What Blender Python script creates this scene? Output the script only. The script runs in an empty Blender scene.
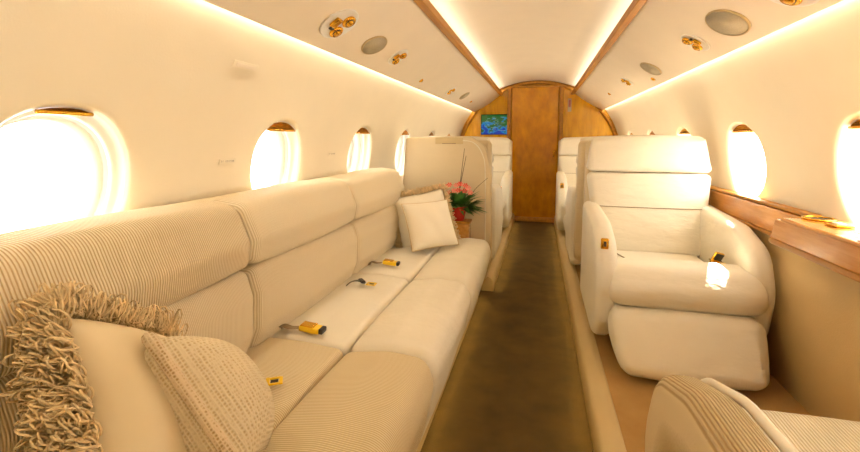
import bpy, bmesh, math, random
from mathutils import Vector, Matrix, Euler
random.seed(7)
S = bpy.context.scene
COL = S.collection
PI = math.pi

# ------------------------------------------------------------ camera
cd = bpy.data.cameras.new('camera'); cam = bpy.data.objects.new('camera', cd); COL.objects.link(cam)
cd.sensor_fit = 'HORIZONTAL'; cd.sensor_width = 36.0; cd.lens = 18.0; cd.clip_start = 0.02
cd.shift_y = -47.0/860.0
cam.location = (0.05, 0, 1.11)
yaw = math.atan(109.0/430.0); pitch = math.atan(40.0*math.cos(yaw)/430.0*1.0)
cam.rotation_euler = (PI/2 - math.atan(40.0/430.0), 0, yaw)
S.camera = cam
S.view_settings.view_transform = 'Standard'; S.view_settings.look = 'None'
S.view_settings.gamma = 1.0; S.view_settings.exposure = 0.14; S.view_settings.use_curve_mapping = False

# ------------------------------------------------------------ sky, sun, lamps
W = bpy.data.worlds.new('sky'); S.world = W; W.use_nodes = True
bg = W.node_tree.nodes['Background']; bg.inputs[0].default_value = (1.0, .97, .92, 1); bg.inputs[1].default_value = 11.0
sd = bpy.data.lights.new('sun', 'SUN'); sun = bpy.data.objects.new('sun', sd); COL.objects.link(sun)
sd.energy = 110; sd.angle = math.radians(1.0); sd.color = (1, .93, .8)
sun.rotation_euler = Vector((-.34, -.48, -.55)).to_track_quat('-Z', 'Y').to_euler()
def area(name, loc, target, sx, sy, e, col):
    d = bpy.data.lights.new(name, 'AREA'); d.shape = 'RECTANGLE'; d.size = sx; d.size_y = sy; d.energy = e; d.color = col
    o = bpy.data.objects.new(name, d); COL.objects.link(o); o.location = loc
    v = (Vector(target) - Vector(loc)).normalized()
    # local X along the cabin
    z = -v; x = Vector((0, 1, 0)); y = z.cross(x).normalized(); x = y.cross(z)
    o.rotation_euler = Matrix((x, y, z)).transposed().to_euler()
    return o
WARM = (1.0, .89, .73)
for s in (-1, 1):
    area('cove_light', (s*.838, 2.5, 1.500), (s*.872, 2.5, 1.455), 6.8, .014, 14, WARM)
    area('dome_light', (s*.452, 2.5, 1.728), (s*.38, 2.5, 1.90), 6.8, .03, 4.0, WARM)

for x, x2, y, L, e in ((.256, .20, 2.9, 5.6, 2.6), (-.326, -.26, 1.5, 2.9, 1.6), (-.246, -.19, 4.4, 2.6, 1.2)):
    area('aisle_light', (x, y, .05), (x2, y, 0), L, .01, e, (1, .68, .22))
# ------------------------------------------------------------ colours and materials
def lin(c): return tuple((x/12.92 if x <= .04045 else ((x+.055)/1.055)**2.4) for x in c)
def hexc(h): return lin(tuple(int(h[i:i+2], 16)/255 for i in (0, 2, 4)))
class N:
    def __init__(s, name):
        s.m = bpy.data.materials.new(name); s.m.use_nodes = True; s.t = s.m.node_tree
        s.b = s.t.nodes['Principled BSDF']; s.tc = None
    def new(s, typ, **kw):
        n = s.t.nodes.new(typ)
        for k, v in kw.items(): setattr(n, k, v)
        return n
    def ln(s, a, b): s.t.links.new(a, b)
    def coord(s, sc=(1, 1, 1), rot=(0, 0, 0)):
        if not s.tc: s.tc = s.new('ShaderNodeTexCoord')
        mp = s.new('ShaderNodeMapping'); s.ln(s.tc.outputs['Object'], mp.inputs[0]); mp.inputs['Scale'].default_value = sc
        mp.inputs['Rotation'].default_value = rot; return mp.outputs[0]
    def noise(s, scale, detail=4, sc=(1, 1, 1), rough=.5):
        n = s.new('ShaderNodeTexNoise'); n.inputs['Scale'].default_value = scale; n.inputs['Detail'].default_value = detail
        n.inputs['Roughness'].default_value = rough; s.ln(s.coord(sc), n.inputs['Vector']); return n.outputs['Fac']
    def ramp(s, fac, stops):
        r = s.new('ShaderNodeValToRGB'); e = r.color_ramp.elements
        while len(e) < len(stops): e.new(.5)
        for el, (p, c) in zip(e, stops): el.position = p; el.color = (*c, 1)
        s.ln(fac, r.inputs[0]); return r.outputs[0]
    def bump(s, h, strength, dist=.01, prev=None):
        b = s.new('ShaderNodeBump'); b.inputs['Strength'].default_value = strength; b.inputs['Distance'].default_value = dist
        s.ln(h, b.inputs['Height'])
        if prev is not None: s.ln(prev, b.inputs['Normal'])
        s.ln(b.outputs[0], s.b.inputs['Normal']); return b.outputs[0]
    def set(s, **kw):
        for k, v in kw.items():
            s.b.inputs[k.replace('_', ' ')].default_value = v
        return s
def plain(name, c, rough=.5, metal=0, var=.04, vs=6, bump=.0, bs=60, **kw):
    n = N(name); c = hexc(c)
    n.ln(n.ramp(n.noise(vs), [(.25, tuple(max(0, x*(1-var)) for x in c)), (.75, tuple(min(1, x*(1+var)) for x in c))]), n.b.inputs['Base Color'])
    n.set(Roughness=rough, Metallic=metal)
    if bump: n.bump(n.noise(bs), bump, .004)
    for k, v in kw.items(): n.b.inputs[k].default_value = v
    return n.m
def leather(name, c, wr=.36):
    n = N(name); c = hexc(c)
    n.ln(n.ramp(n.noise(5), [(.3, tuple(x*.95 for x in c)), (.7, c)]), n.b.inputs['Base Color'])
    n.set(Roughness=.42); n.b.inputs['Specular IOR Level'].default_value = .4
    p = n.bump(n.noise(9, 3, (1, 1, 2.2)), wr, .02)
    n.bump(n.noise(260, 2), .12, .002, p)
    return n.m
def ribbed(name, c, dark, axis='Y', period=.0095, strength=.6):
    n = N(name); c = hexc(c); d = hexc(dark)
    w = n.new('ShaderNodeTexWave', wave_type='BANDS', bands_direction=axis, wave_profile='SIN')
    w.inputs['Scale'].default_value = 1/period*2*PI/20.0; w.inputs['Distortion'].default_value = .25
    w.inputs['Detail Scale'].default_value = 3
    n.ln(n.coord(), w.inputs['Vector'])
    n.ln(n.ramp(w.outputs['Fac'], [(.05, d), (.6, c)]), n.b.inputs['Base Color'])
    n.set(Roughness=.8); p = n.bump(w.outputs['Fac'], strength, .003); n.bump(n.noise(300, 2), .15, .002, p)
    return n.m
def weave(name, c, dark, sc=95):
    n = N(name); c = hexc(c); d = hexc(dark)
    v = n.new('ShaderNodeTexVoronoi'); v.inputs['Scale'].default_value = sc; v.inputs['Randomness'].default_value = .25
    n.ln(n.coord(), v.inputs['Vector'])
    n.ln(n.ramp(v.outputs['Distance'], [(.15, d), (.5, c)]), n.b.inputs['Base Color'])
    n.set(Roughness=.85); n.bump(v.outputs['Distance'], .7, .006); return n.m
def wood(name, c1, c2, rough=.16, sc=(14, 14, 1.6), coat=.6):
    n = N(name)
    f = n.noise(3.0, 6, sc, .6)
    n.ln(n.ramp(f, [(.3, hexc(c1)), (.68, hexc(c2))]), n.b.inputs['Base Color'])
    n.set(Roughness=rough); n.b.inputs['Coat Weight'].default_value = coat; n.b.inputs['Coat Roughness'].default_value = .08
    return n.m
def carpet(name, c1, c2):
    n = N(name)
    n.ln(n.ramp(n.noise(7, 5), [(.3, hexc(c1)), (.7, hexc(c2))]), n.b.inputs['Base Color'])
    n.set(Roughness=.95); n.b.inputs['Sheen Weight'].default_value = .0
    n.bump(n.noise(420, 2), .8, .004); return n.m
def emis(name, c, e):
    n = N(name); n.set(Roughness=.5); n.b.inputs['Base Color'].default_value = (0, 0, 0, 1)
    n.b.inputs['Emission Color'].default_value = (*c, 1); n.b.inputs['Emission Strength'].default_value = e; return n.m

M = {}
M['wall'] = plain('cream vinyl wall', 'EDE0C4', .55, var=.02, bump=.12, bs=220)
M['ceil'] = plain('cream ceiling panel', 'EEE0C8', .5, var=.02)
M['low'] = plain('tan lower wall', 'D2B47C', .75, var=.04, bump=.2, bs=200)
M['reveal'] = plain('white window moulding', 'F2EEE4', .35, var=.01)
M['seal'] = plain('grey window seal', 'BDB7A8', .6)
M['leather'] = leather('cream leather', 'EEE5D0')
M['leather2'] = leather('pale leather shell', 'DECAA2', .12)
M['seat'] = ribbed('ribbed seat cloth', 'E4D4B0', 'C9B080', 'Y', .0062, .4)
M['back'] = ribbed('corduroy back cloth', 'EAD9B6', 'C4A674', 'Y', .0066, .7)
M['backfine'] = ribbed('fine ribbed back cloth', 'EBDCBC', 'D3BC92', 'Y', .0055, .5)
M['ribX'] = ribbed('ribbed arm cloth', 'D6BD8E', 'AF905E', 'X', .0056, .9)
M['ribseat'] = ribbed('ribbed white seat cloth', 'EFE6D2', 'CFBE98', 'X', .0065, .5)
M['fine'] = plain('fine weave cloth', 'D9C193', .85, var=.08, vs=90, bump=.5, bs=260)
M['piping'] = plain('beige piping', 'DCC598', .6)
M['satin'] = plain('tan satin pillow', 'DCC79C', .5, var=.05, bump=.08, bs=14)
M['white_pillow'] = plain('white cotton pillow', 'F3E9D2', .8, var=.02, bump=.15, bs=180)
M['honey'] = weave('honeycomb knit', 'E2D0AA', 'CBB184', 150)
M['rope'] = weave('twisted cord', 'E2CBA4', 'B4935E', 160)
M['fringe'] = plain('tan loop fringe', 'E2C694', .8, var=.3, vs=40)
M['wood'] = wood('golden maple veneer', 'CC8C00', 'F0B41E', .22, (5, 5, 1.2))
M['door'] = wood('gold lacquered door', 'B87200', 'DE9A0E', .16, (3, 3, 1.6))
M['darkwood'] = wood('amber wood trim', '9C640C', 'C08420', .5, (10, 1, 10), .1)
M['ledge'] = wood('orange ledge veneer', 'C47824', 'E2A24E', .22, (12, 1.5, 12))
M['carpet'] = carpet('brown aisle carpet', '49370C', '604816')
M['carpet2'] = carpet('tan side carpet', 'B48B50', 'C29B60')
M['bolster'] = plain('cream plinth covering', 'CDB584', .6, var=.04, bump=.25, bs=220)
M['gold'] = plain('polished gold', 'E8B23C', .22, 1.0, var=.1, vs=30)
M['gold_plastic'] = plain('yellow gold buckle', 'F8CC22', .3, .1, var=.08, vs=30)
M['dark'] = plain('dark plastic', '2A2018', .4)
M['steel'] = plain('grey steel', '8F887A', .3, .9)
M['strap'] = plain('taupe webbing', '9C8766', .8, var=.15, vs=120)
M['greystrap'] = plain('grey webbing', '6E6A58', .8, var=.15, vs=120)
M['speaker'] = plain('grey speaker mesh', 'C6B999', .8, var=.12, vs=300, bump=.5, bs=500)
M['pleat'] = plain('gold pleated shade', 'D49E34', .4, .5, var=.25, vs=30)
M['pinkplate'] = plain('dusty red placard', 'B8604A', .5)
M['greytext'] = plain('grey lettering', '9A8870', .6)
M['pot'] = plain('red foil', 'C8281C', .35, .1)
M['leaf'] = plain('dark green leaves', '4F8034', .45, var=.5, vs=40)
M['twig'] = plain('brown twig', '5B4020', .7)
M['petal'] = plain('coral pink petals', 'E2553F', .6, var=.15, vs=60)
M['petal2'] = plain('pale pink petals', 'F08C78', .6, var=.15, vs=60)
M['glassy'] = plain('clear tumbler glass', 'F4F2EA', .05, **{'Transmission Weight': .9, 'IOR': 1.45})

def glass_mat():
    n = N('window glass'); t = n.new('ShaderNodeBsdfTransparent'); g = n.new('ShaderNodeBsdfGlossy'); g.inputs['Roughness'].default_value = .03
    mx = n.new('ShaderNodeMixShader'); f = n.new('ShaderNodeFresnel'); f.inputs[0].default_value = 1.12
    n.ln(f.outputs[0], mx.inputs[0]); n.ln(t.outputs[0], mx.inputs[1]); n.ln(g.outputs[0], mx.inputs[2])
    n.ln(mx.outputs[0], n.t.nodes['Material Output'].inputs[0]); return n.m
M['glass'] = glass_mat()
def screen_mat():
    n = N('moving map screen')
    a = n.noise(11, 5, (1, 1, 1.6)); sp = n.new('ShaderNodeSeparateXYZ'); n.ln(n.coord(), sp.inputs[0])
    ma = n.new('ShaderNodeMath', operation='MULTIPLY_ADD'); n.ln(sp.outputs[2], ma.inputs[0]); ma.inputs[1].default_value = 1.0; n.ln(a, ma.inputs[2])
    col = n.ramp(ma.outputs[0], [(.36, (.0, .03, .30)), (.45, (.0, .22, .50)), (.52, (.03, .09, .01)), (.66, (.0, .10, .01))])
    n.b.inputs['Base Color'].default_value = (0, 0, 0, 1); n.ln(col, n.b.inputs['Emission Color']); n.b.inputs['Emission Strength'].default_value = .9
    n.set(Roughness=.1); return n.m
M['screen'] = screen_mat()
M['screentext'] = emis('screen lettering', (.3, .5, .4), .7)

# ------------------------------------------------------------ helpers
def link(name, bm, mat, parent=None, smooth=True, loc=None):
    me = bpy.data.meshes.new(name)
    bmesh.ops.recalc_face_normals(bm, faces=bm.faces) if len(bm.faces) < 60000 else None
    bm.to_mesh(me); bm.free()
    if smooth: me.shade_smooth() if hasattr(me, 'shade_smooth') else None
    ob = bpy.data.objects.new(name, me); COL.objects.link(ob)
    if mat: me.materials.append(mat)
    if parent is not None: ob.parent = parent
    if loc is not None: ob.location = loc
    return ob
def thing(name, label, cat, loc=(0, 0, 0), rz=0, group=None):
    o = bpy.data.objects.new(name, None); COL.objects.link(o); o.empty_display_size = .05
    o.location = loc; o.rotation_euler = (0, 0, rz); o['label'] = label; o['category'] = cat
    if group: o['group'] = group
    return o
def tag(o, label, cat, group=None, kind=None):
    o['label'] = label; o['category'] = cat
    if group: o['group'] = group
    if kind: o['kind'] = kind
    return o
def struct(o, label=None, cat=None):
    o['kind'] = 'structure'
    if label: o['label'] = label
    if cat: o['category'] = cat
    return o
def copy_tree(o, parent=None, **kw):
    c = o.copy(); COL.objects.link(c)
    if parent is not None: c.parent = parent
    for ch in o.children: copy_tree(ch, c)
    for k, v in kw.items(): c[k] = v
    return c

def round_poly(pts, r, seg=6):
    """pts 2D list (each (a,b) or (a,b,r)); returns a rounded closed outline"""
    out = []; n = len(pts)
    for i in range(n):
        p = Vector(pts[i][:2]); rr = pts[i][2] if len(pts[i]) > 2 else r
        a = Vector(pts[i-1][:2]) - p; b = Vector(pts[(i+1) % n][:2]) - p
        la, lb = a.length, b.length; a.normalize(); b.normalize()
        ang = a.angle(b)
        if ang > PI - .02 or rr <= 0: out.append(p); continue
        d = min(rr/math.tan(ang/2), la*.49, lb*.49); rad = d*math.tan(ang/2)
        c = p + (a+b).normalized()*(rad/math.sin(ang/2))
        s = p + a*d - c; e = p + b*d - c
        tot = s.angle(e); cr = s.x*e.y - s.y*e.x; sg = 1 if cr > 0 else -1
        for k in range(seg+1):
            t = sg*tot*k/seg; out.append(c + Vector((s.x*math.cos(t)-s.y*math.sin(t), s.x*math.sin(t)+s.y*math.cos(t))))
    return out
def resample(pts, step):
    out = []; n = len(pts)
    for i in range(n):
        a = pts[i]; b = pts[(i+1) % n]; L = (b-a).length
        if L < 1e-6: continue
        k = max(1, int(math.ceil(L/step)))
        for j in range(k): out.append(a.lerp(b, j/k))
    return out
def slab_bm(outline, w, r, fmap, seg=5, bulge=0.0, step=.04, rings=4, bm=None, wseg=6, sag=0.0):
    """outline: 2D closed; extruded over width w, all edges rounded by r; fmap(a,b,c)->3D"""
    pts = resample(outline, step); n = len(pts)
    area2 = sum(pts[i-1].x*pts[i].y - pts[i].x*pts[i-1].y for i in range(n)); sg = 1 if area2 > 0 else -1
    nr = []
    for i in range(n):
        t = (pts[(i+1) % n] - pts[i-1]).normalized(); nr.append(Vector((t.y, -t.x))*sg)   # outward
    cen = sum(pts, Vector((0, 0)))/n
    bm = bm or bmesh.new()
    secs = []
    def ring(ins, c): secs.append([bm.verts.new(fmap(*(pts[i] - nr[i]*ins), c)) for i in range(n)])
    def cap(side):
        base = [pts[i] - nr[i]*r for i in range(n)]
        rr = []
        for k in range(1, rings):
            t = k/rings; z = side*(w/2 + bulge*(1-(1-t)**2))
            rr.append([bm.verts.new(fmap(*(base[i].lerp(cen, t)), z)) for i in range(n)])
        rr.append(bm.verts.new(fmap(*cen, side*(w/2 + bulge))))
        return rr
    c1 = cap(-1)
    for k in range(seg+1):
        a = PI/2*k/seg; ring(r*(1-math.sin(a)), -w/2 + r*(1-math.cos(a)))
    for k in range(1, wseg):
        t = k/wseg; c = (-w/2+r) + (w-2*r)*t
        s_ = sag*math.sin(PI*t)
        secs.append([bm.verts.new(fmap(*(pts[i] + nr[i]*s_), c)) for i in range(n)])
    for k in range(seg, -1, -1):
        a = PI/2*k/seg; ring(r*(1-math.sin(a)), w/2 - r*(1-math.cos(a)))
    c2 = cap(1)
    allr = list(reversed(c1[:-1])) + secs + c2[:-1]
    for A, B in zip(allr, allr[1:]):
        for i in range(n):
            j = (i+1) % n
            bm.faces.new((A[i], A[j], B[j], B[i]))
    for i in range(n):
        j = (i+1) % n
        bm.faces.new((c1[-1], allr[0][j], allr[0][i])); bm.faces.new((c2[-1], allr[-1][i], allr[-1][j]))
    return bm
XZ = lambda y0: (lambda a, b, c: (a, y0 + c, b))
def rbox_bm(c, d, r=.01, rot=None, bm=None, seg=3, bulge=0.0):
    """rounded box centre c dims d"""
    x, y, z = d; r = min(r, min(d)*.49)
    o = round_poly([(-x/2, -y/2), (x/2, -y/2), (x/2, y/2), (-x/2, y/2)], r, seg)
    R = rot.to_matrix() if rot else Matrix.Identity(3); C = Vector(c)
    return slab_bm(o, z, r, lambda a, b, cc: C + R @ Vector((a, b, cc)), seg, bulge, 10, 2, bm, 1)
def tube_bm(path, r, n=8, bm=None, closed=False, flat=1.0, up=Vector((0, 0, 1))):
    bm = bm or bmesh.new(); P = [Vector(p) for p in path]; m = len(P); rings = []
    for i in range(m):
        if closed: t = P[(i+1) % m] - P[i-1]
        else: t = P[min(i+1, m-1)] - P[max(i-1, 0)]
        t.normalize(); u = up if abs(t.dot(up)) < .95 else Vector((1, 0, 0))
        s = t.cross(u).normalized(); v = s.cross(t)
        rr = r(i/(m-1)) if callable(r) else r
        rings.append([bm.verts.new(P[i] + s*math.cos(2*PI*k/n)*rr + v*math.sin(2*PI*k/n)*rr*flat) for k in range(n)])
    prs = list(zip(rings, rings[1:])) + ([(rings[-1], rings[0])] if closed else [])
    for A, B in prs:
        for k in range(n): bm.faces.new((A[k], A[(k+1) % n], B[(k+1) % n], B[k]))
    if not closed: bm.faces.new(rings[0][::-1]); bm.faces.new(rings[-1])
    return bm
def lathe_bm(prof, F=None, n=28, bm=None):
    bm = bm or bmesh.new(); F = F or (lambda v: v); rings = []
    for r, z in prof: rings.append([bm.verts.new(F(Vector((r*math.cos(2*PI*k/n), r*math.sin(2*PI*k/n), z)))) for k in range(n)])
    for A, B in zip(rings, rings[1:]):
        for k in range(n): bm.faces.new((A[k], A[(k+1) % n], B[(k+1) % n], B[k]))
    if prof[0][0] > 1e-4: bm.faces.new(rings[0][::-1])
    if prof[-1][0] > 1e-4: bm.faces.new(rings[-1])
    bmesh.ops.remove_doubles(bm, verts=bm.verts, dist=1e-6)
    return bm
def smoothpath(pts, k=8):
    P = [Vector(p) for p in pts]; out = []
    for i in range(len(P)-1):
        a = P[max(i-1, 0)]; b = P[i]; c = P[i+1]; d = P[min(i+2, len(P)-1)]
        for j in range(k):
            t = j/k; out.append(.5*((2*b)+(c-a)*t+(2*a-5*b+4*c-d)*t*t+(3*b-a-3*c+d)*t**3))
    out.append(P[-1]); return out

# ============================================================ STRUCTURE
Y0, Y1 = -.9, 5.94
R, ZC = 1.07, .84
def wx(z):
    if z >= ZC: return math.sqrt(max(0, R*R - (z-ZC)**2))
    return 1.07
PITCH = .89
WCZ, WA, WB = .998, .180, .192
ZL, ZH = .70, 1.31
LYC = [.78 + PITCH*k for k in range(-1, 6)]
RYC = [.72 + PITCH*k for k in range(-1, 6)]
WAS = {-1: .180, 1: .197}
NA = 64; EXP = 2.1
def sup(t, a, b):
    c, s = math.cos(t), math.sin(t)
    return (a*math.copysign(abs(c)**(2/EXP), c), b*math.copysign(abs(s)**(2/EXP), s))
def rectpt(t, hw, zl, zh):
    c, s = math.cos(t), math.sin(t); h = (zh if s > 0 else zl)
    k = min(hw/abs(c) if abs(c) > 1e-9 else 1e9, h/abs(s) if abs(s) > 1e-9 else 1e9)
    return (c*k, s*k)
# angles incl. rectangle corners
def angles():
    A = [2*PI*k/NA for k in range(NA)]
    for cz in (ZH-WCZ, ZL-WCZ):
        for cy in (PITCH/2, -PITCH/2):
            a = math.atan2(cz, cy) % (2*PI); i = min(range(len(A)), key=lambda q: abs(A[q]-a)); A[i] = a
    return A
ANG = angles()
def wall(s, ycs, name):
    WA = WAS[s]
    bm = bmesh.new()
    def V(y, z, dx=0): return bm.verts.new((s*(wx(z)+dx), y, z))
    for yc in ycs:
        rings = []
        for k in range(-1, 9):
            row = []
            for t in ANG:
                ey, ez = sup(t, WA, WB); ry, rz = rectpt(t, PITCH/2, WCZ-ZL, ZH-WCZ)
                if k < 0: row.append(V(yc+ey*.985, WCZ+ez*.985, .022)); continue
                f = [0, .02, .05, .1, .2, .35, .55, .78, 1][k]; dx = [.012, .0045, .001, 0, 0, 0, 0, 0, 0][k]
                row.append(V(yc+ey+(ry-ey)*f, WCZ+ez+(rz-ez)*f, dx))
            rings.append(row)
        for A, B in zip(rings, rings[1:]):
            n = len(A)
            for i in range(n): bm.faces.new((A[i], A[(i+1) % n], B[(i+1) % n], B[i]))
    ya, yb = ycs[0]-PITCH/2, ycs[-1]+PITCH/2
    ysec = sorted(set([ya-.9] + [ya + PITCH*k for k in range(len(ycs)+1)] + [Y1+.1]))
    def grid(ys, zs):
        g = [[V(y, z) for z in zs] for y in ys]
        for i in range(len(ys)-1):
            for j in range(len(zs)-1): bm.faces.new((g[i][j], g[i+1][j], g[i+1][j+1], g[i][j+1]))
    grid([ya-.9, ya], [ZL+(ZH-ZL)*k/16 for k in range(17)])
    if yb < Y1+.1: grid([yb, Y1+.1], [ZL+(ZH-ZL)*k/16 for k in range(17)])
    ztop = [ZH] + [ZC + R*math.sin(a) for a in [math.asin((ZH-ZC)/R) + (PI/2 - math.asin((ZH-ZC)/R))*k/20 for k in range(1, 21)]]
    grid(ysec, ztop); grid(ysec, [-.02+(ZL+.02)*k/12 for k in range(13)])
    bmesh.ops.remove_doubles(bm, verts=bm.verts, dist=2e-4)
    return struct(link(name, bm, M['wall']), 'curved cream side wall with a row of oval windows', 'wall')
wall(-1, LYC, 'wall_left'); wall(1, RYC, 'wall_right')

# windows: moulded tunnel, inner ring, pane, pleated shade at the top
def window(s, yc, idx):
    WA = WAS[s]; kz = .90 if (s < 0 and yc < 1) else .78; hw = WA*.96*math.sqrt(1-(kz/.965)**2)
    prof = [(.018, .99), (.022, .975), (.040, .955), (.046, .90), (.058, .885), (.075, .875), (.080, .83), (.11, .80)]
    bm = bmesh.new(); rings = []
    for dx, k in prof:
        rings.append([bm.verts.new((s*(wx(WCZ+sup(t, WA, WB)[1]*k)+dx), sup(t, WA, WB)[0]*k, sup(t, WA, WB)[1]*k)) for t in ANG])
    for A, B in zip(rings, rings[1:]):
        n = len(A)
        for i in range(n): bm.faces.new((A[i], A[(i+1) % n], B[(i+1) % n], B[i]))
    f = link('window_%d' % idx, bm, M['reveal'], loc=(0, yc, WCZ)); struct(f)
    f['label'] = 'oval cabin window in the %s wall' % ('left' if s < 0 else 'right'); f['category'] = 'window'
    bm = bmesh.new(); rings = []
    for dx, k in ((.0585, .884), (.064, .872), (.0745, .872)):
        rings.append([bm.verts.new((s*(wx(WCZ+sup(t, WA, WB)[1]*k)+dx), sup(t, WA, WB)[0]*k, sup(t, WA, WB)[1]*k)) for t in ANG])
    for A, B in zip(rings, rings[1:]):
        n = len(A)
        for i in range(n): bm.faces.new((A[i], A[(i+1) % n], B[(i+1) % n], B[i]))
    link('window_seal', bm, M['seal'], f)
    bm = bmesh.new(); vs = [bm.verts.new((s*(wx(WCZ+sup(t, WA, WB)[1]*.8)+.105), sup(t, WA, WB)[0]*.81, sup(t, WA, WB)[1]*.81)) for t in ANG]
    bm.faces.new(vs); link('window_pane', bm, M['glass'], f)
    # pleated shade drawn up to the head of the window: zigzag in x, bottom edge straight
    bm = bmesh.new(); zb = WB*kz; n = 29
    rows = 7
    g = []
    for j in range(rows):
        row = []
        for i in range(n):
            u = -1 + 2*i/(n-1); y = u*hw
            zt = WB*.965*max(0.0, 1-abs(y/(WA*.965))**EXP)**(1/EXP); zt = max(zt, zb+.003)
            z = zb + (zt-zb)*j/(rows-1)
            zz = zb + (WB*.965-zb)*j/(rows-1); z = min(zz, zt)
            row.append(bm.verts.new((s*(wx(WCZ+zb)+.014+(.010 if j % 2 else 0)), y, z)))
        g.append(row)
    for j in range(rows-1):
        for i in range(n-1): bm.faces.new((g[j][i], g[j][i+1], g[j+1][i+1], g[j+1][i]))
    bmesh.ops.remove_doubles(bm, verts=bm.verts, dist=1e-4)
    link('window_shade', bm, M['pleat'], f, smooth=False)
    tube = [(s*(wx(WCZ+zb)+.014), -hw + 2*hw*i/10, zb) for i in range(11)]
    link('shade_rail', tube_bm(tube, .005), M['gold'], f)
n_ = 1
for y in LYC: window(-1, y, n_); n_ += 1
for y in RYC: window(1, y, n_); n_ += 1

def quadgrid(pts_rows, mat, name, smooth=True):
    bm = bmesh.new(); g = [[bm.verts.new(p) for p in row] for row in pts_rows]
    for A, B in zip(g, g[1:]):
        for i in range(len(A)-1): bm.faces.new((A[i], A[i+1], B[i+1], B[i]))
    return link(name, bm, mat, smooth=smooth)
def bx(name, x0, x1, y0, y1, z0, z1, mat, parent=None, r=.004):
    return link(name, rbox_bm(((x0+x1)/2, (y0+y1)/2, (z0+z1)/2), (x1-x0, y1-y0, z1-z0), r), mat, parent, smooth=False)

# ceiling: arch and the two sloping service panels
AX, AZ0, AZ1 = .525, 1.765, 1.875
rad = (AX*AX + (AZ1-AZ0)**2)/(2*(AZ1-AZ0)); ac = AZ1 - rad
arch = [(x, ac + math.sqrt(rad*rad - x*x)) for x in [AX*(-1+2*k/28) for k in range(29)]]
ob = quadgrid([[(x, y, z) for x, z in arch] for y in (Y0, 1, 2, 3, 4, 5, Y1)], M['ceil'], 'ceiling')
struct(ob, 'arched cream ceiling down the middle of the cabin', 'ceiling')
PX0, PZ0, PX1, PZ1 = .824, 1.474, .476, 1.700
for s in (-1, 1):
    o = round_poly([(PX0, PZ0), (PX0+.004, PZ0+.012), (PX1, PZ1+.018), (PX1, PZ1)], .003, 3)
    # slight inward crown of the panel
    def pm(a, b, c, s=s):
        t = (a-PX0)/(PX1-PX0); k = -.012*math.sin(PI*max(0, min(1, t)))
        return (s*(a + k*.54*1), 2.52 + c, b + k*.84)
    ob = link('ceiling', slab_bm(o, 6.84, .002, pm, 2, 0, .03, 1, None, 7), M['ceil'])
    struct(ob, 'sloping cream ceiling panel along the %s side' % ('left' if s < 0 else 'right'), 'ceiling')
    ob = bx('trim_%d' % (1 if s < 0 else 2), min(s*.436, s*.474), max(s*.436, s*.474), Y0, Y1, 1.683, 1.722, M['darkwood'], r=.004)
    struct(ob, 'dark amber wood strip edging the %s ceiling panel' % ('left' if s < 0 else 'right'), 'trim')

# floor
fl = quadgrid([[(-1.1, Y0, 0), (1.1, Y0, 0)], [(-1.1, Y1, 0), (1.1, Y1, 0)]], M['carpet'], 'floor'); struct(fl, 'brown carpet along the aisle', 'floor')
def plinth(s, xe, ya, yb, name, h=.11):
    o = round_poly([(xe, .0, .0), (xe+.005, h-.02, .03), (xe+.05, h+.004, .04), (xe+.085, h, .01), (xe+.088, .0, .0)], .02, 5)
    return struct(link(name, slab_bm(o, yb-ya, .006, lambda a, b, c: (s*a, (ya+yb)/2+c, b), 3, 0, 10, 1, None, 6), M['bolster']), 'padded cream edge of the raised floor beside the aisle', 'trim')
plinth(1, .262, Y0, Y1-.03, 'trim_3'); plinth(-1, .252, 3.07, Y1-.03, 'trim_4')
o_ = bx('floor', .345, 1.06, Y0, Y1-.02, -.01, .105, M['carpet2'], r=.003); struct(o_, 'raised tan floor under the right hand seats', 'floor')
o_ = bx('floor', -1.06, -.335, 3.08, Y1-.02, -.01, .105, M['carpet2'], r=.003); struct(o_, 'raised tan floor under the left hand seats', 'floor')
# lower wall dado, right
o = [(1.035, .105), (1.045, .69), (1.055, .69), (1.05, .105)]
ob = link('wall_right', slab_bm(round_poly(o, .001, 1), 6.8, .0008, XZ(2.5), 1, 0, 10, 1), M['low']); struct(ob, 'tan lower panelling of the right wall', 'wall')
# rear wall behind the camera
bm = rbox_bm((0, Y0-.03, .95), (2.3, .06, 2.0), .01); struct(link('wall_rear', bm, M['wall']), 'cream bulkhead behind the sofa', 'wall')

# forward bulkhead: veneer wall, arch trim, door with frame
zt = [(1.075*math.cos(a), .84+1.075*math.sin(a)) for a in [PI*k/40 for k in range(41)]]
bm = bmesh.new(); v = [bm.verts.new((x, Y1, z)) for x, z in [(-1.1, 0)] + [(-x, z) for x, z in zt] + [(1.1, 0)]]; bm.faces.new(v)
struct(link('wall_front', bm, M['wood'], smooth=False), 'golden wood veneer bulkhead at the end of the cabin', 'wall')
path = [((1.045)*math.cos(a)*-1, Y1-.02, .82+1.035*math.sin(a)) for a in [PI*(-.06 + 1.12*k/60) for k in range(61)]]
struct(link('trim_5', tube_bm(path, .026, 6, flat=1.2, up=Vector((0, 1, 0))), M['darkwood']), 'amber wood arch around the end bulkhead', 'trim')
dr = link('door_1', rbox_bm((-.017, Y1-.018, .90), (.60, .03, 1.78), .006), M['door'], smooth=False); struct(dr, 'tall gold lacquered door closing the end of the aisle', 'door')
for x in (-.352, .318): link('door_frame', rbox_bm((x, Y1-.028, .90), (.05, .056, 1.80), .012), M['darkwood'], dr)
link('door_frame', rbox_bm((-.017, Y1-.028, 1.80), (.70, .056, .03), .01), M['darkwood'], dr)
link('threshold', rbox_bm((-.017, Y1-.035, .03), (.62, .07, .06), .01), M['darkwood'], dr)
link('door_handle', rbox_bm((.235, Y1-.045, .92), (.03, .02, .09), .006), M['gold'], dr)

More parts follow.
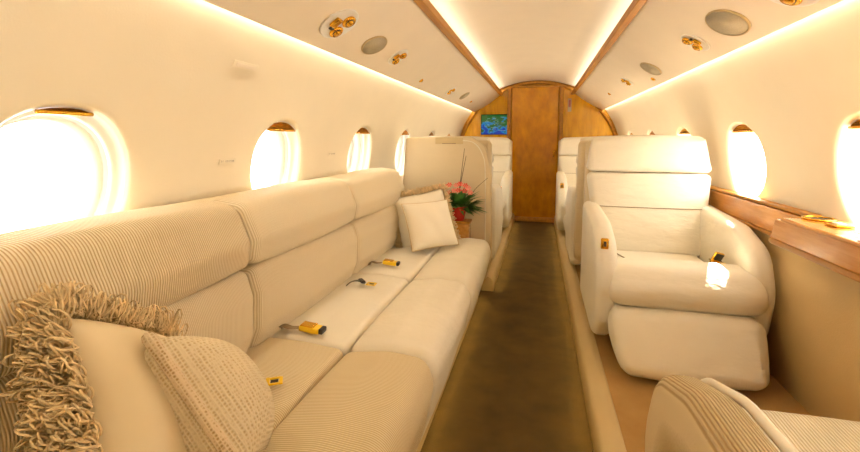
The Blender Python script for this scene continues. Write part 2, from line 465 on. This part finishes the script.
# ============================================================ SOFA
UY = [-.43, .36, 1.145, 1.93, 2.715]
SY = [-.43, .42, 1.25, 1.975, 2.86]
sofa = thing('sofa', 'long cream ribbed side-facing sofa under the left windows', 'sofa', (0, 0, 0))
up_o = round_poly([(-.975, .708, .02), (-.815, .708, .03), (-.80, .79, .05), (-.85, .908, .055), (-.985, .925, .03)], .03, 6)
lo_o = round_poly([(-.95, .40, .02), (-.845, .40, .03), (-.805, .50, .05), (-.80, .62, .05), (-.825, .702, .03), (-.955, .702, .02)], .03, 6)
in_o = round_poly([(-.90, .30, .02), (-.553, .30, .01), (-.553, .425, .03), (-.70, .438, .1), (-.90, .435, .03)], .02, 6)
fr_o = round_poly([(-.547, .18, .02), (-.312, .10, .02), (-.275, .22, .1), (-.245, .36, .09), (-.27, .438, .06), (-.40, .447, .2), (-.547, .425, .03)], .03, 7)
for i in range(4):
    m = M['back'] if i < 2 else M['backfine']
    c = (UY[i]+UY[i+1])/2; w = UY[i+1]-UY[i]-.009
    link('backrest_top', slab_bm(up_o, w, .032, XZ(c), 6, 0, .03, 5, None, 10, .010), m, sofa)
    link('backrest', slab_bm(lo_o, w, .030, XZ(c), 6, 0, .03, 5, None, 10, .010), M['backfine'] if i else M['back'], sofa)
    c = (SY[i]+SY[i+1])/2; w = SY[i+1]-SY[i]-.004
    m = M['seat'] if i < 2 else M['leather']
    link('seat_cushion', slab_bm(in_o, w, .020, XZ(c), 5, 0, .03, 5, None, 10, .004), m, sofa)
    link('seat_front_cushion', slab_bm(fr_o, w, .035, XZ(c), 6, 0, .03, 5, None, 10, .006), M['leather'] if i >= 2 else M['seat'], sofa)
link('base', slab_bm(round_poly([(-1.0, .0), (-.335, .0), (-.325, .19), (-.5, .30), (-1.0, .30)], .01, 3), 3.30, .01, XZ(1.22), 3, 0, 10, 1), M['bolster'], sofa)
link('back_ledge', slab_bm(round_poly([(-1.045, .60), (-.96, .60), (-.965, .90), (-1.04, .915)], .01, 3), 3.14, .01, XZ(1.14), 3, 0, 10, 1), M['leather2'], sofa)
link('toe_rail', slab_bm(round_poly([(-.37, .0), (-.335, .0), (-.330, .085), (-.37, .095)], .006, 3), 3.30, .006, XZ(1.22), 2, 0, 10, 1), M['bolster'], sofa)

# ============================================================ PILLOWS
def pillow(name, w, h, t, mat, label, loc, rot, p=2.6, ear=.05, pipe=None, pr=.004, group=None):
    bm = bmesh.new(); n = 26
    def pt(u, v, sd):
        x = w/2*u*(1-ear*(1-v*v)); y = h/2*v*(1-ear*(1-u*u))
        z = t/2*((1-abs(u)**p)*(1-abs(v)**p))**.55
        z += .004*math.sin(7*u+3*v)*(1-u*u)*(1-v*v)
        return Vector((x, y, sd*z))
    for sd in (1, -1):
        g = [[bm.verts.new(pt(-1+2*i/n, -1+2*j/n, sd)) for j in range(n+1)] for i in range(n+1)]
        for i in range(n):
            for j in range(n): bm.faces.new((g[i][j], g[i+1][j], g[i+1][j+1], g[i][j+1]))
    bmesh.ops.remove_doubles(bm, verts=bm.verts, dist=1e-5)
    th = thing(name, label, 'pillow', loc, 0, group); th.rotation_euler = rot
    link('cover', bm, mat, th)
    edge = []
    for k in range(n): edge.append(pt(-1+2*k/n, -1, 1))
    for k in range(n): edge.append(pt(1, -1+2*k/n, 1))
    for k in range(n): edge.append(pt(1-2*k/n, 1, 1))
    for k in range(n): edge.append(pt(-1, 1-2*k/n, 1))
    if pipe: link('piping', tube_bm(edge, pr, 8, closed=True), pipe, th)
    return th, edge
def fringe(th, edge, length, count, mat, r=.0022, sides=None, thick=.02):
    bm = bmesh.new(); m = len(edge)
    for q in range(count):
        f = random.random()*m; i = int(f) % m; p = edge[i].lerp(edge[(i+1) % m], f-int(f))
        if sides and not sides(p): continue
        out = Vector((p.x, p.y, 0)).normalized()
        # outward mostly perpendicular to the nearest side
        if abs(p.x)/max(1e-6, abs(p.y)) > 1.05: out = Vector((math.copysign(1, p.x), .15*random.uniform(-1, 1), 0))
        elif abs(p.y)/max(1e-6, abs(p.x)) > 1.05: out = Vector((.15*random.uniform(-1, 1), math.copysign(1, p.y), 0))
        d = (out + Vector((random.uniform(-.5, .5), random.uniform(-.5, .5), random.uniform(-.9, .9)))).normalized()
        L = length*random.uniform(.5, 1.1); sd = d.cross(Vector((random.random(), random.random(), random.random()))).normalized()
        wd = L*random.uniform(.16, .3); base = p + Vector((0, 0, random.uniform(-thick, thick)))
        loop = [base + d*(L*.5*(1-math.cos(2*PI*k/9))) + sd*(wd*math.sin(2*PI*k/9)) for k in range(9)]
        tube_bm(loop, r, 4, bm, closed=True)
    return link('fringe', bm, mat, th)
def basis(n, up):
    """rotation whose local Z is n (face normal) and local Y leans to up"""
    n = Vector(n).normalized(); y = (Vector(up) - n*Vector(up).dot(n)).normalized(); x = y.cross(n)
    return Matrix((x, y, n)).transposed().to_euler()
th, e = pillow('throw_pillow', .31, .38, .17, M['satin'], 'large smooth tan satin pillow with thick loop fringe, at the near end of the sofa', (-.645, .585, .606), basis((.738, .438, .513), (-.664, .333, .67)), pipe=None)
fringe(th, e, .050, 3000, M['fringe'], .0019, None, .032)
th, e = pillow('throw_pillow', .30, .29, .20, M['honey'], 'honeycomb knit tan pillow edged with twisted cord, leaning beside the satin pillow', (-.580, .690, .574), basis((.55, .67, .48), (-.72, .10, .68)), pipe=M['rope'], pr=.0115)
th, e = pillow('throw_pillow', .37, .34, .12, M['white_pillow'], 'fringed pale pillow half hidden at the far end of the sofa', (-.665, 2.64, .600), basis((.55, -.78, .30), (-.28, .15, .94)))
fringe(th, e, .040, 1100, M['fringe'], .0018)
th, e = pillow('throw_pillow', .31, .30, .12, M['white_pillow'], 'plain white square pillow in front of the fringed one, far end of the sofa', (-.585, 2.513, .59), basis((.534, -.684, .497), (-.334, .37, .867)), pipe=M['piping'], pr=.003)

# ============================================================ SEAT BELTS ON THE SOFA
def belt_buckle(loc, rz, label, x0):
    t = thing('seat_belt', label, 'seat belt', loc, rz)
    link('strap', tube_bm(smoothpath([(-x0, .01, -.02), (-x0*.8, .004, .012), (-x0*.4, 0, .010), (-.01, 0, .014)]), .014, 10, flat=.16), M['strap'], t)
    b = link('buckle', rbox_bm((.035, 0, .016), (.075, .042, .020), .006, Euler((0, .1, 0))), M['gold_plastic'], t)
    link('lift_lever', rbox_bm((.028, 0, .028), (.050, .036, .004), .002, Euler((0, .1, 0))), M['gold'], b)
    link('end_cap', rbox_bm((.078, 0, .013), (.016, .036, .018), .004, Euler((0, .1, 0))), M['dark'], b)
    return t
def belt_tongue(loc, rz, label, x0, gold=True):
    t = thing('seat_belt', label, 'seat belt', loc, rz)
    link('strap', tube_bm(smoothpath([(-x0, .0, -.02), (-x0*.7, .005, .010), (-x0*.35, 0, .022), (-.005, 0, .012)]), .013, 10, flat=.16), M['greystrap'] if not gold else M['strap'], t)
    # plate with a square hole
    bm = bmesh.new(); 
    for (c, d) in (((.008, 0, .012), (.010, .036, .004)), ((.042, 0, .010), (.010, .036, .004)), ((.025, .0145, .011), (.034, .008, .004)), ((.025, -.0145, .011), (.034, .008, .004))):
        rbox_bm(c, d, .0015, bm=bm)
    link('tongue', bm, M['gold_plastic'], t, smooth=False)
    link('slot', rbox_bm((.025, 0, .0095), (.020, .018, .002), .0008), M['dark'], t)
    return t
belt_tongue((-.655, .962, .444), .55, 'seat belt end with a square gold tongue beside the knit pillow', .17)
belt_buckle((-.735, 1.285, .444), .02, 'seat belt with gold buckle lying nearest the camera on the sofa', .10)
bt = belt_tongue((-.70, 1.775, .444), .05, 'seat belt with grey webbing and pale slanted tongue, middle of the sofa', .11, False)
link('keeper', rbox_bm((-.02, 0, .022), (.02, .05, .012), .004, Euler((0, 0, .7))), M['dark'], bt)
belt_buckle((-.735, 2.10, .444), .05, 'seat belt with gold buckle closest to the far white pillow', .09)

# ============================================================ ARMCHAIRS
ZF = .105
def make_chair(name, label, fg=False):
    t = thing(name, label, 'armchair')
    L = M['leather']
    YZ = lambda x0: (lambda a, b, c: (x0 + c, a, b))
    z = ZF
    link('base', slab_bm(round_poly([(-.30, z), (.30, z), (.33, .30), (-.36, .30)], .03, 4), .50, .03, YZ(0), 4, 0, 10, 1), M['leather2'], t)
    # backrest sections (a = y, b = z); front faces -y
    def sec(nm, z0, z1, y0, y1, th, w0, w1, bul, r=.035, mat=L):
        o = round_poly([(y0, z0, .02), (y1, z1, .03), (y1+th*.9, z1-.004, .04), (y0+th, z0, .02)], .03, 6)
        zm0, zm1 = z0, z1
        def mp(a, b, c):
            k = (b-zm0)/(zm1-zm0); w = w0 + (w1-w0)*k
            u = 2*c/w0; front = 1 - min(1, max(0, (a-(y0+(y1-y0)*k))/th))
            return (c*w/w0, a - bul*front*(1-u*u)*math.sin(PI*max(0, min(1, k)))**.6, b - .012*u*u*(1 if k > .9 and nm == 'headrest' else 0))
        return link(nm, slab_bm(o, w0, r, mp, 5, 0, .025, 5, None, 14), mat, t)
    sec('headrest', .918, 1.135, .235, .275, .13, .670, .60, .016)
    sec('backrest', .46, .914, .125, .232, .15, .545, .665, .022)
    link('back_seam', tube_bm([(-.27+.054*i, .178-.016*(1-((i-5)/5)**2), .722) for i in range(11)], .0022, 6), M['strap'], t)
    # rear shell
    o = round_poly([(.24, .25, .05), (.37, .95, .1), (.40, 1.10, .05), (.455, 1.10, .06), (.47, .80, .2), (.42, .20, .08)], .04, 6)
    link('back_shell', slab_bm(o, .66, .035, YZ(0), 5, 0, .05, 4, None, 8), M['leather2'], t)
    # arms: quarter-round sides
    for s in (-1, 1):
        o = round_poly([(.30, .16, .05), (-.32, .15, .12), (-.435, .28, .14), (-.478, .47, .20), (-.405, .645, .16), (-.20, .715, .25), (.30, .745, .06)], .06, 8)
        ar = link('armrest', slab_bm(o, .092, .036, YZ(s*.304), 6, .004, .03, 5, None, 3), M['ribX'] if fg else L, t)
        if fg:
            cen = Vector((-.05, .40)); sel = [p for p in resample(o, .02) if p.y > .36 and p.x < .30]
            sel.sort(key=lambda p: -math.atan2(p.y-cen.y, p.x-cen.x))
            pp = [(s*.296 - s*.040, p.x + (cen-p).normalized().x*.008, p.y + (cen-p).normalized().y*.008) for p in sel]
            link('piping', tube_bm(pp, .009, 8), M['white_pillow'], ar)
            oi = [p.lerp(cen, .10) for p in o]
            link('inner_panel', slab_bm(oi, .02, .008, YZ(s*(.296-.041)), 4, 0, .03, 4, None, 1), M['white_pillow'], ar)
    # seat: flat cushion and raised front roll
    o = round_poly([(.17, .34, .03), (-.34, .32, .03), (-.36, .475, .04), (.17, .475, .03)], .03, 5)
    link('seat_cushion', slab_bm(o, .495, .03, YZ(0), 5, 0, .03, 4, None, 8, .004), M['ribseat'] if fg else L, t)
    if not fg:
        # the front roll spreads over the arms in front
        o = round_poly([(-.27, .40, .03), (-.475, .368, .06), (-.530, .45, .07), (-.44, .545, .08), (-.27, .552, .05)], .05, 7)
        link('seat_roll', slab_bm(o, .612, .05, YZ(.008), 6, .012, .02, 4, None, 10, .006), L, t)
        o = round_poly([(-.36, .372, .05), (-.53, .372, .06), (-.655, .165, .08), (-.60, .115, .06), (-.34, .20, .05)], .05, 7)
        def leg(a, b, c):
            k = min(1, max(0, (.37-b)/.26)); return (.002 + c*(1-.13*k*k), a, b)
        link('leg_rest', slab_bm(o, .59, .055, leg, 6, .01, .025, 5, None, 10, .008), L, t)
        link('seat_piping', tube_bm([(-.20, .10, .478), (-.16, -.05, .481), (-.13, -.22, .483)], .003, 6), M['strap'], t)
    else:
        o = round_poly([(-.32, .34, .03), (-.42, .33, .05), (-.46, .47, .05), (-.42, .580, .04), (-.05, .575, .1), (.15, .57, .03), (.15, .46, .02), (-.30, .46, .02)], .03, 6)
        link('seat_pad', slab_bm(o, .496, .03, YZ(0), 5, 0, .03, 4, None, 8, .004), M['ribseat'], t)
    return t
def arm_fittings(t):
    p = link('recline_control', rbox_bm((-.318, -.432, .640), (.034, .014, .050), .006, Euler((.0, 0, 0))), M['gold'], t)
    link('recline_button', rbox_bm((-.318, -.441, .640), (.012, .008, .024), .003), M['dark'], p)
ch = make_chair('armchair', 'cream leather recliner facing the camera with its leg rest raised, nearest whole chair')
ch.location = (.664, 2.47, 0); arm_fittings(ch)
for o_, rz, lab in (((.645, 3.62, 0), PI, 'cream leather armchair standing back to back behind the recliner on the right'),
                    ((.60, 4.95, 0), 0, 'cream leather armchair at the far right by the bulkhead, facing the camera'),
                    ((-.62, 3.62, 0), PI, 'cream leather armchair facing away, just behind the left partition'),
                    ((-.60, 4.95, 0), 0, 'cream leather armchair at the far left below the wall screen')):
    c = copy_tree(ch, label=lab); c.location = o_; c.rotation_euler = (0, 0, rz)
fg = make_chair('armchair', 'near armchair with corduroy covered arm and ribbed white seat, cut off at the lower right', True)
fg.location = (.655, .60, -.04); fg.rotation_euler = (0, 0, PI)
# belts of the recliner
t = thing('seat_belt', 'gold seat belt buckle standing up beside the right arm of the recliner', 'seat belt', (.880, 2.24, .520))
link('strap', rbox_bm((.0, .03, .01), (.05, .05, .006), .002, Euler((.3, 0, .3))), M['strap'], t)
link('buckle', rbox_bm((-.012, 0, .035), (.045, .010, .06), .004, Euler((.35, .25, .3))), M['gold'], t)
link('tongue', rbox_bm((.004, -.012, .008), (.06, .045, .008), .003, Euler((.1, .1, .2))), M['gold_plastic'], t)
link('lever', rbox_bm((-.006, -.009, .040), (.034, .005, .036), .002, Euler((.35, .25, .3))), M['dark'], t)

# ============================================================ PARTITION, STAND, PLANT
pt_ = thing('partition', 'cream divider with a rounded top corner at the far end of the sofa', 'partition', (0, 3.05, 0))
edge = [(-wx(z)+.006, z) for z in (.10, .3, .5, .7, .84, 1.0, 1.118)]
o = round_poly([(-.93, .10, .01), (-.935, .70, .1), (-.90, 1.122, .02), (-.42, 1.130, .08), (-.315, 1.06, .10), (-.272, .88, .3), (-.262, .30, .1), (-.30, .10, .02)], .03, 8)
link('panel', slab_bm(o, .055, .018, lambda a, b, c: (a, c, b), 4, 0, .1, 2, None, 1), M['leather2'], pt_)
hp = link('latch_plate', rbox_bm((-.575, -.0300, 1.097), (.20, .006, .045), .003), M['bolster'], pt_)
link('latch', rbox_bm((-.575, -.034, 1.078), (.10, .004, .006), .0015), M['strap'], hp)
link('trim_band', tube_bm(smoothpath([(-.50, -.028, 1.10), (-.40, -.028, 1.085), (-.335, -.028, 1.0), (-.315, -.028, .86), (-.31, -.028, .30)]), .004, 6), M['leather'], pt_)

st = thing('plant_stand', 'small amber wood stand between the sofa end and the cream divider', 'stand', (-.485, 2.94, 0))
link('top', rbox_bm((0, 0, .535), (.17, .13, .02), .006), M['darkwood'], st)
link('cabinet', rbox_bm((0, 0, .265), (.15, .12, .53), .006), M['ledge'], st)
pl = thing('potted_plant', 'coral pink flowering plant in a red foil pot beside the far pillows', 'potted plant', (-.495, 2.93, .545))
pl.scale = (1.3, 1.0, 1.25)
link('pot', lathe_bm([(.0, 0), (.036, .0), (.042, .03), (.054, .075), (.056, .078), (.050, .078), (.045, .06), (0, .06)]), M['pot'], pl)
bm = bmesh.new(); random.seed(3)
for q in range(330):
    a = random.random()*2*PI; el = random.uniform(-.15, 1.25); L = random.uniform(.07, .15)
    d = Vector((math.cos(a)*math.cos(el), math.sin(a)*math.cos(el)*.5, math.sin(el)*.8)); p0 = Vector((0, 0, .06)) + d*random.uniform(.01, .05)
    p1 = p0 + d*L + Vector((0, 0, -.02*random.random())); sd = d.cross(Vector((0, 0, 1))).normalized()*random.uniform(.010, .017)
    up_ = sd.cross(d).normalized()*.004; mid = p0.lerp(p1, .5) + Vector((0, 0, .014))
    A = [bm.verts.new(p) for p in (p0, mid-sd, p1, mid+sd)]; m_ = bm.verts.new(mid - up_)
    for i in range(4): bm.faces.new((A[i], A[(i+1) % 4], m_))
link('leaves', bm, M['leaf'], pl)
for (dx, hh, ln_) in ((.045, .40, .0), (.055, .36, .01)):
    link('twig', tube_bm(smoothpath([(.0, 0, .06), (dx*.3, 0, .2), (dx*.8, ln_, hh)]), lambda t: .003*(1-.6*t), 5), M['twig'], pl)
link('twig', tube_bm(smoothpath([(.02, 0, .06), (.09, .01, .17), (.16, .01, .24)]), lambda t: .0018*(1-.5*t), 5), M['twig'], pl)
spots = [(-.085, .165), (-.06, .185), (-.035, .200), (-.005, .195), (.02, .205), (.045, .195), (-.10, .14), (-.075, .13), (-.045, .155), (-.015, .165), (.012, .17), (.04, .165), (.065, .185), (-.09, .185), (-.055, .115), (.075, .16)]
for i, (x, z) in enumerate(spots):
    bm = bmesh.new(); y = random.uniform(-.06, -.01); C = Vector((x, y, z)); nn = Vector((x*2, -1, .8)).normalized()
    E_ = basis(nn, (0, 0, 1)).to_matrix(); c0 = bm.verts.new(C)
    for k in range(6):
        a0 = 2*PI*k/6; r_ = .018
        q = [C + E_ @ Vector((math.cos(a0+da)*r_*f, math.sin(a0+da)*r_*f, h)) for da, f, h in ((-.42, .7, .005), (0, 1.0, .004), (.42, .7, .005))]
        vv = [bm.verts.new(p) for p in q]; bm.faces.new((c0, vv[0], vv[1])); bm.faces.new((c0, vv[1], vv[2]))
    link('flower', bm, M['petal'] if i % 3 else M['petal2'], pl, smooth=False)

# ============================================================ RIGHT LEDGE
lg = thing('side_ledge', 'orange veneer ledge with a boxed table housing along the right wall', 'ledge', (0, 0, 0))
yb_, ye_ = .50, 1.86
o = round_poly([(1.06, .735), (.900, .742), (.878, .825), (1.06, .825)], .004, 3)
def lm(a, b, c):
    y = (yb_+ye_)/2 + c
    if c > .5: y += (.742-b)*.9
    return (a, y, b)
link('housing', slab_bm(o, ye_-yb_, .004, lm, 2, 0, 10, 1), M['ledge'], lg, smooth=False)
link('housing_lid', rbox_bm((.962, (yb_+ye_)/2-.06, .831), (.180, ye_-yb_-.12, .012), .005), M['ledge'], lg, smooth=False)
link('lower_rail', rbox_bm((.955, (yb_+ye_)/2, .733), (.12, ye_-yb_, .022), .006), M['darkwood'], lg)
o = round_poly([(1.065, .705), (1.028, .712), (1.020, .815), (1.065, .825)], .004, 3)
link('veneer_panel', slab_bm(o, 5.86-1.86, .004, XZ((5.86+1.86)/2), 2, 0, 10, 1), M['ledge'], lg, smooth=False)
link('top_rail', rbox_bm((1.038, 3.86, .828), (.045, 4.0, .012), .004), M['darkwood'], lg)
link('lower_rail', rbox_bm((1.043, 3.86, .703), (.045, 4.0, .014), .004), M['darkwood'], lg)
link('hinge', rbox_bm((.900, 1.36, .8375), (.03, .05, .004), .0015), M['dark'], lg)
def lv(c): return lambda v: v + Vector(c)
cup = thing('cup_holder', 'polished gold ring cup holder set in the right ledge', 'cup holder', (.975, 1.72, .838))
link('ring', lathe_bm([(.040, .0), (.046, .0), (.046, .006), (.040, .006), (.040, 0)]), M['gold'], cup)
link('cup_well', lathe_bm([(.0, .0005), (.039, .0005), (.039, .002)]), M['dark'], cup)
ct = thing('control_switch', 'small pale and gold switch plate beside the gold cup holder', 'switch', (.965, 1.60, .838))
link('plate', rbox_bm((0, 0, .003), (.05, .06, .006), .002), M['gold'], ct)
link('button', rbox_bm((0, 0, .008), (.024, .03, .006), .002), M['white_pillow'], ct)
lw = tag(link('wall_latch', rbox_bm((1.025, 1.62, .15), (.018, .07, .016), .003, Euler((0, 0, 0))), M['ledge']), 'small orange wood catch low on the right wall beyond the near seat', 'latch')

# ============================================================ CEILING FITTINGS
def panel_frame(s, y, t):
    x = PX0 + (PX1-PX0)*t; z = PZ0 + (PZ1-PZ0)*t; k = -.012*math.sin(PI*t)
    nrm = Vector((-(PZ1-PZ0)*s, 0, (PX1-PX0))).normalized()
    pos = Vector((s*(x+k*.54), y, z+k*.84)) + nrm*.0005
    e = basis(nrm, (0, 1, 0)); return pos, e
def on_panel(o, s, x, y, st=1.0):
    o.scale = (1, st, 1)
    t = (abs(x)-PX0)/(PX1-PX0); p, e = panel_frame(s, y, t); o.location = p; o.rotation_euler = e
def service_unit(label, r=.078):
    t = thing('service_unit', label, 'air vent and light')
    k = r/.078
    link('plate', lathe_bm([(.0, .002), (r*.9, .002), (r*.97, .005), (r, .003), (r, -.002)]), M['reveal'], t)
    rnd = random.Random(int(r*1e4))
    for (x, y) in ((-.028, .022), (.034, .020)):
        link('air_nozzle', lathe_bm([(.026, .001), (.028, .008), (.022, .014), (.016, .010), (.012, .018), (.006, .020), (0, .020)], lambda v, x=x, y=y: Vector(((v.x+x)*k, (v.y+y)*k, v.z))), M['gold'], t)
        link('nozzle_core', lathe_bm([(.0165, .0105), (.0165, .0125), (.0125, .0125), (.0125, .0105)], lambda v, x=x, y=y: Vector(((v.x+x)*k, (v.y+y)*k, v.z))), M['dark'], t)
    link('reading_light', rbox_bm((0, -.030*k, .008), (.045*k, .032*k, .014), .006), M['gold'], t)
    link('switch', rbox_bm((.030*k, -.020*k, .006), (.014*k, .020*k, .008), .003), M['dark'], t)
    return t
for s, x, y, r, lab in ((-1, .70, 1.54, .080, 'largest gold air vent and reading light cluster, left ceiling panel nearest the camera'),
                        (-1, .697, 2.23, .062, 'gold vent cluster just beyond the grey speaker in the left ceiling panel'),
                        (1, .714, 2.18, .064, 'gold vent cluster between the two grey speakers in the right ceiling panel'),
                        (1, .694, 3.60, .055, 'small gold vent cluster beyond the far grey speaker in the right ceiling panel'),
                        (-1, .72, 3.75, .055, 'small gold vent cluster far along the left ceiling panel'),
                        (1, .72, 1.46, .085, 'round vent cluster at the upper edge above the right near window')):
    on_panel(service_unit(lab, r), s, x, y, 1.15)
def speaker(s, x, y, r, lab):
    t = thing('ceiling_speaker', lab, 'speaker')
    link('grille', lathe_bm([(.0, .003), (r*.93, .003), (r*.95, .004)]), M['speaker'], t)
    link('rim', lathe_bm([(r*.94, .0), (r*.94, .006), (r, .004), (r, -.001)]), M['bolster'], t)
    on_panel(t, s, x, y, 1.5)
speaker(-1, .705, 1.91, .062, 'round grey speaker in the left ceiling panel')
speaker(1, .715, 1.846, .075, 'larger round grey speaker in the right ceiling panel, near the top of the view')
speaker(1, .708, 2.94, .068, 'smaller round grey speaker further along the right ceiling panel')
speaker(-1, .70, 4.35, .06, 'faint far round speaker close to the end of the left ceiling panel')
def cap_(s, x, y, lab):
    t = tag(link('ceiling_nozzle', lathe_bm([(.0, .010), (.008, .010), (.014, .006), (.018, .0)]), M['gold']), lab, 'nozzle'); on_panel(t, s, x, y)
cap_(-1, .755, 2.91, 'tiny gold nozzle in the left ceiling panel past the second vent cluster')
cap_(1, .77, 3.15, 'tiny gold nozzle near the outer edge of the right ceiling panel')
cap_(-1, .72, 4.9, 'tiny gold nozzle at the far end of the left ceiling panel')
cap_(1, .70, 4.5, 'tiny gold nozzle at the far end of the right ceiling panel')

# ============================================================ WALL PLATES
def on_wall(name, s, y, z, dy, dz, mat, lab, cat, text=None):
    nrm = Vector((-s*wx(z), 0, -(z-ZC) if z > ZC else 0)).normalized()
    e = basis(nrm, (0, 0, 1)); t = thing(name, lab, cat, Vector((s*wx(z), y, z)) + nrm*.0030); t.rotation_euler = e
    link('plate', rbox_bm((0, 0, .001), (dy, dz, .0016), .0007), mat, t)
    return t
t = on_wall('wall_plate', -1, 1.305, 1.360, .13, .026, M['wall'], 'cream oblong cover plate high on the left wall between windows', 'cover plate')
link('inner_lip', rbox_bm((0, 0, .0018), (.10, .014, .0016), .0007), M['ceil'], t)
for y, lab in ((1.335, 'small grey lettered placard on the left wall right of the nearest window'), (2.15, 'small grey lettered placard on the left wall between second and third windows')):
    t = on_wall('wall_placard', -1, y, 1.03, .085, .018, M['wall'], lab, 'placard')
    bm = bmesh.new()
    for k in range(9):
        if k != 2: rbox_bm((-.032+.008*k, 0, .0012), (.0055 if k > 2 else .0035, .010 if k < 2 else .008, .0012), .0004, bm=bm)
    link('lettering', bm, M['greytext'], t, smooth=False)

# ============================================================ BULKHEAD FITTINGS
mo = thing('wall_screen', 'small blue and green moving map screen on the wood bulkhead', 'screen', (-.548, Y1-.03, 1.305))
link('housing', rbox_bm((0, .01, 0), (.364, .03, .274), .008), M['dark'], mo)
sc = link('screen', rbox_bm((0, -.008, 0), (.35, .006, .26), .002), M['screen'], mo, smooth=False)
random.seed(11)
bm = bmesh.new()
for q in range(22):
    z = .10 - .20*(q//2)/10; rbox_bm((random.uniform(-.12, .12), -.012, z), (random.uniform(.02, .06), .001, .004), .0003, bm=bm)
link('screen_marks', bm, M['screentext'], sc)
bp = thing('wall_placard', 'narrow reddish placard on the bulkhead right of the door', 'placard', (.42, Y1-.012, 1.55))
link('plate', rbox_bm((0, 0, 0), (.045, .01, .17), .003), M['bolster'], bp)
link('inset', rbox_bm((0, -.006, .02), (.026, .004, .09), .002), M['pinkplate'], bp)

# ============================================================ groups of like things
GROUPS = {'armchair': 'cream leather armchairs of the cabin', 'pillow': 'throw pillows on the sofa', 'seat belt': 'seat belts lying on the seats',
          'air vent and light': 'gold vent and light clusters in the ceiling panels', 'speaker': 'round grey speakers in the ceiling panels',
          'nozzle': 'tiny gold nozzles in the ceiling panels', 'placard': 'small placards on the walls'}
for o in COL.objects:
    if o.parent is None and o.get('category') in GROUPS: o['group'] = GROUPS[o['category']]
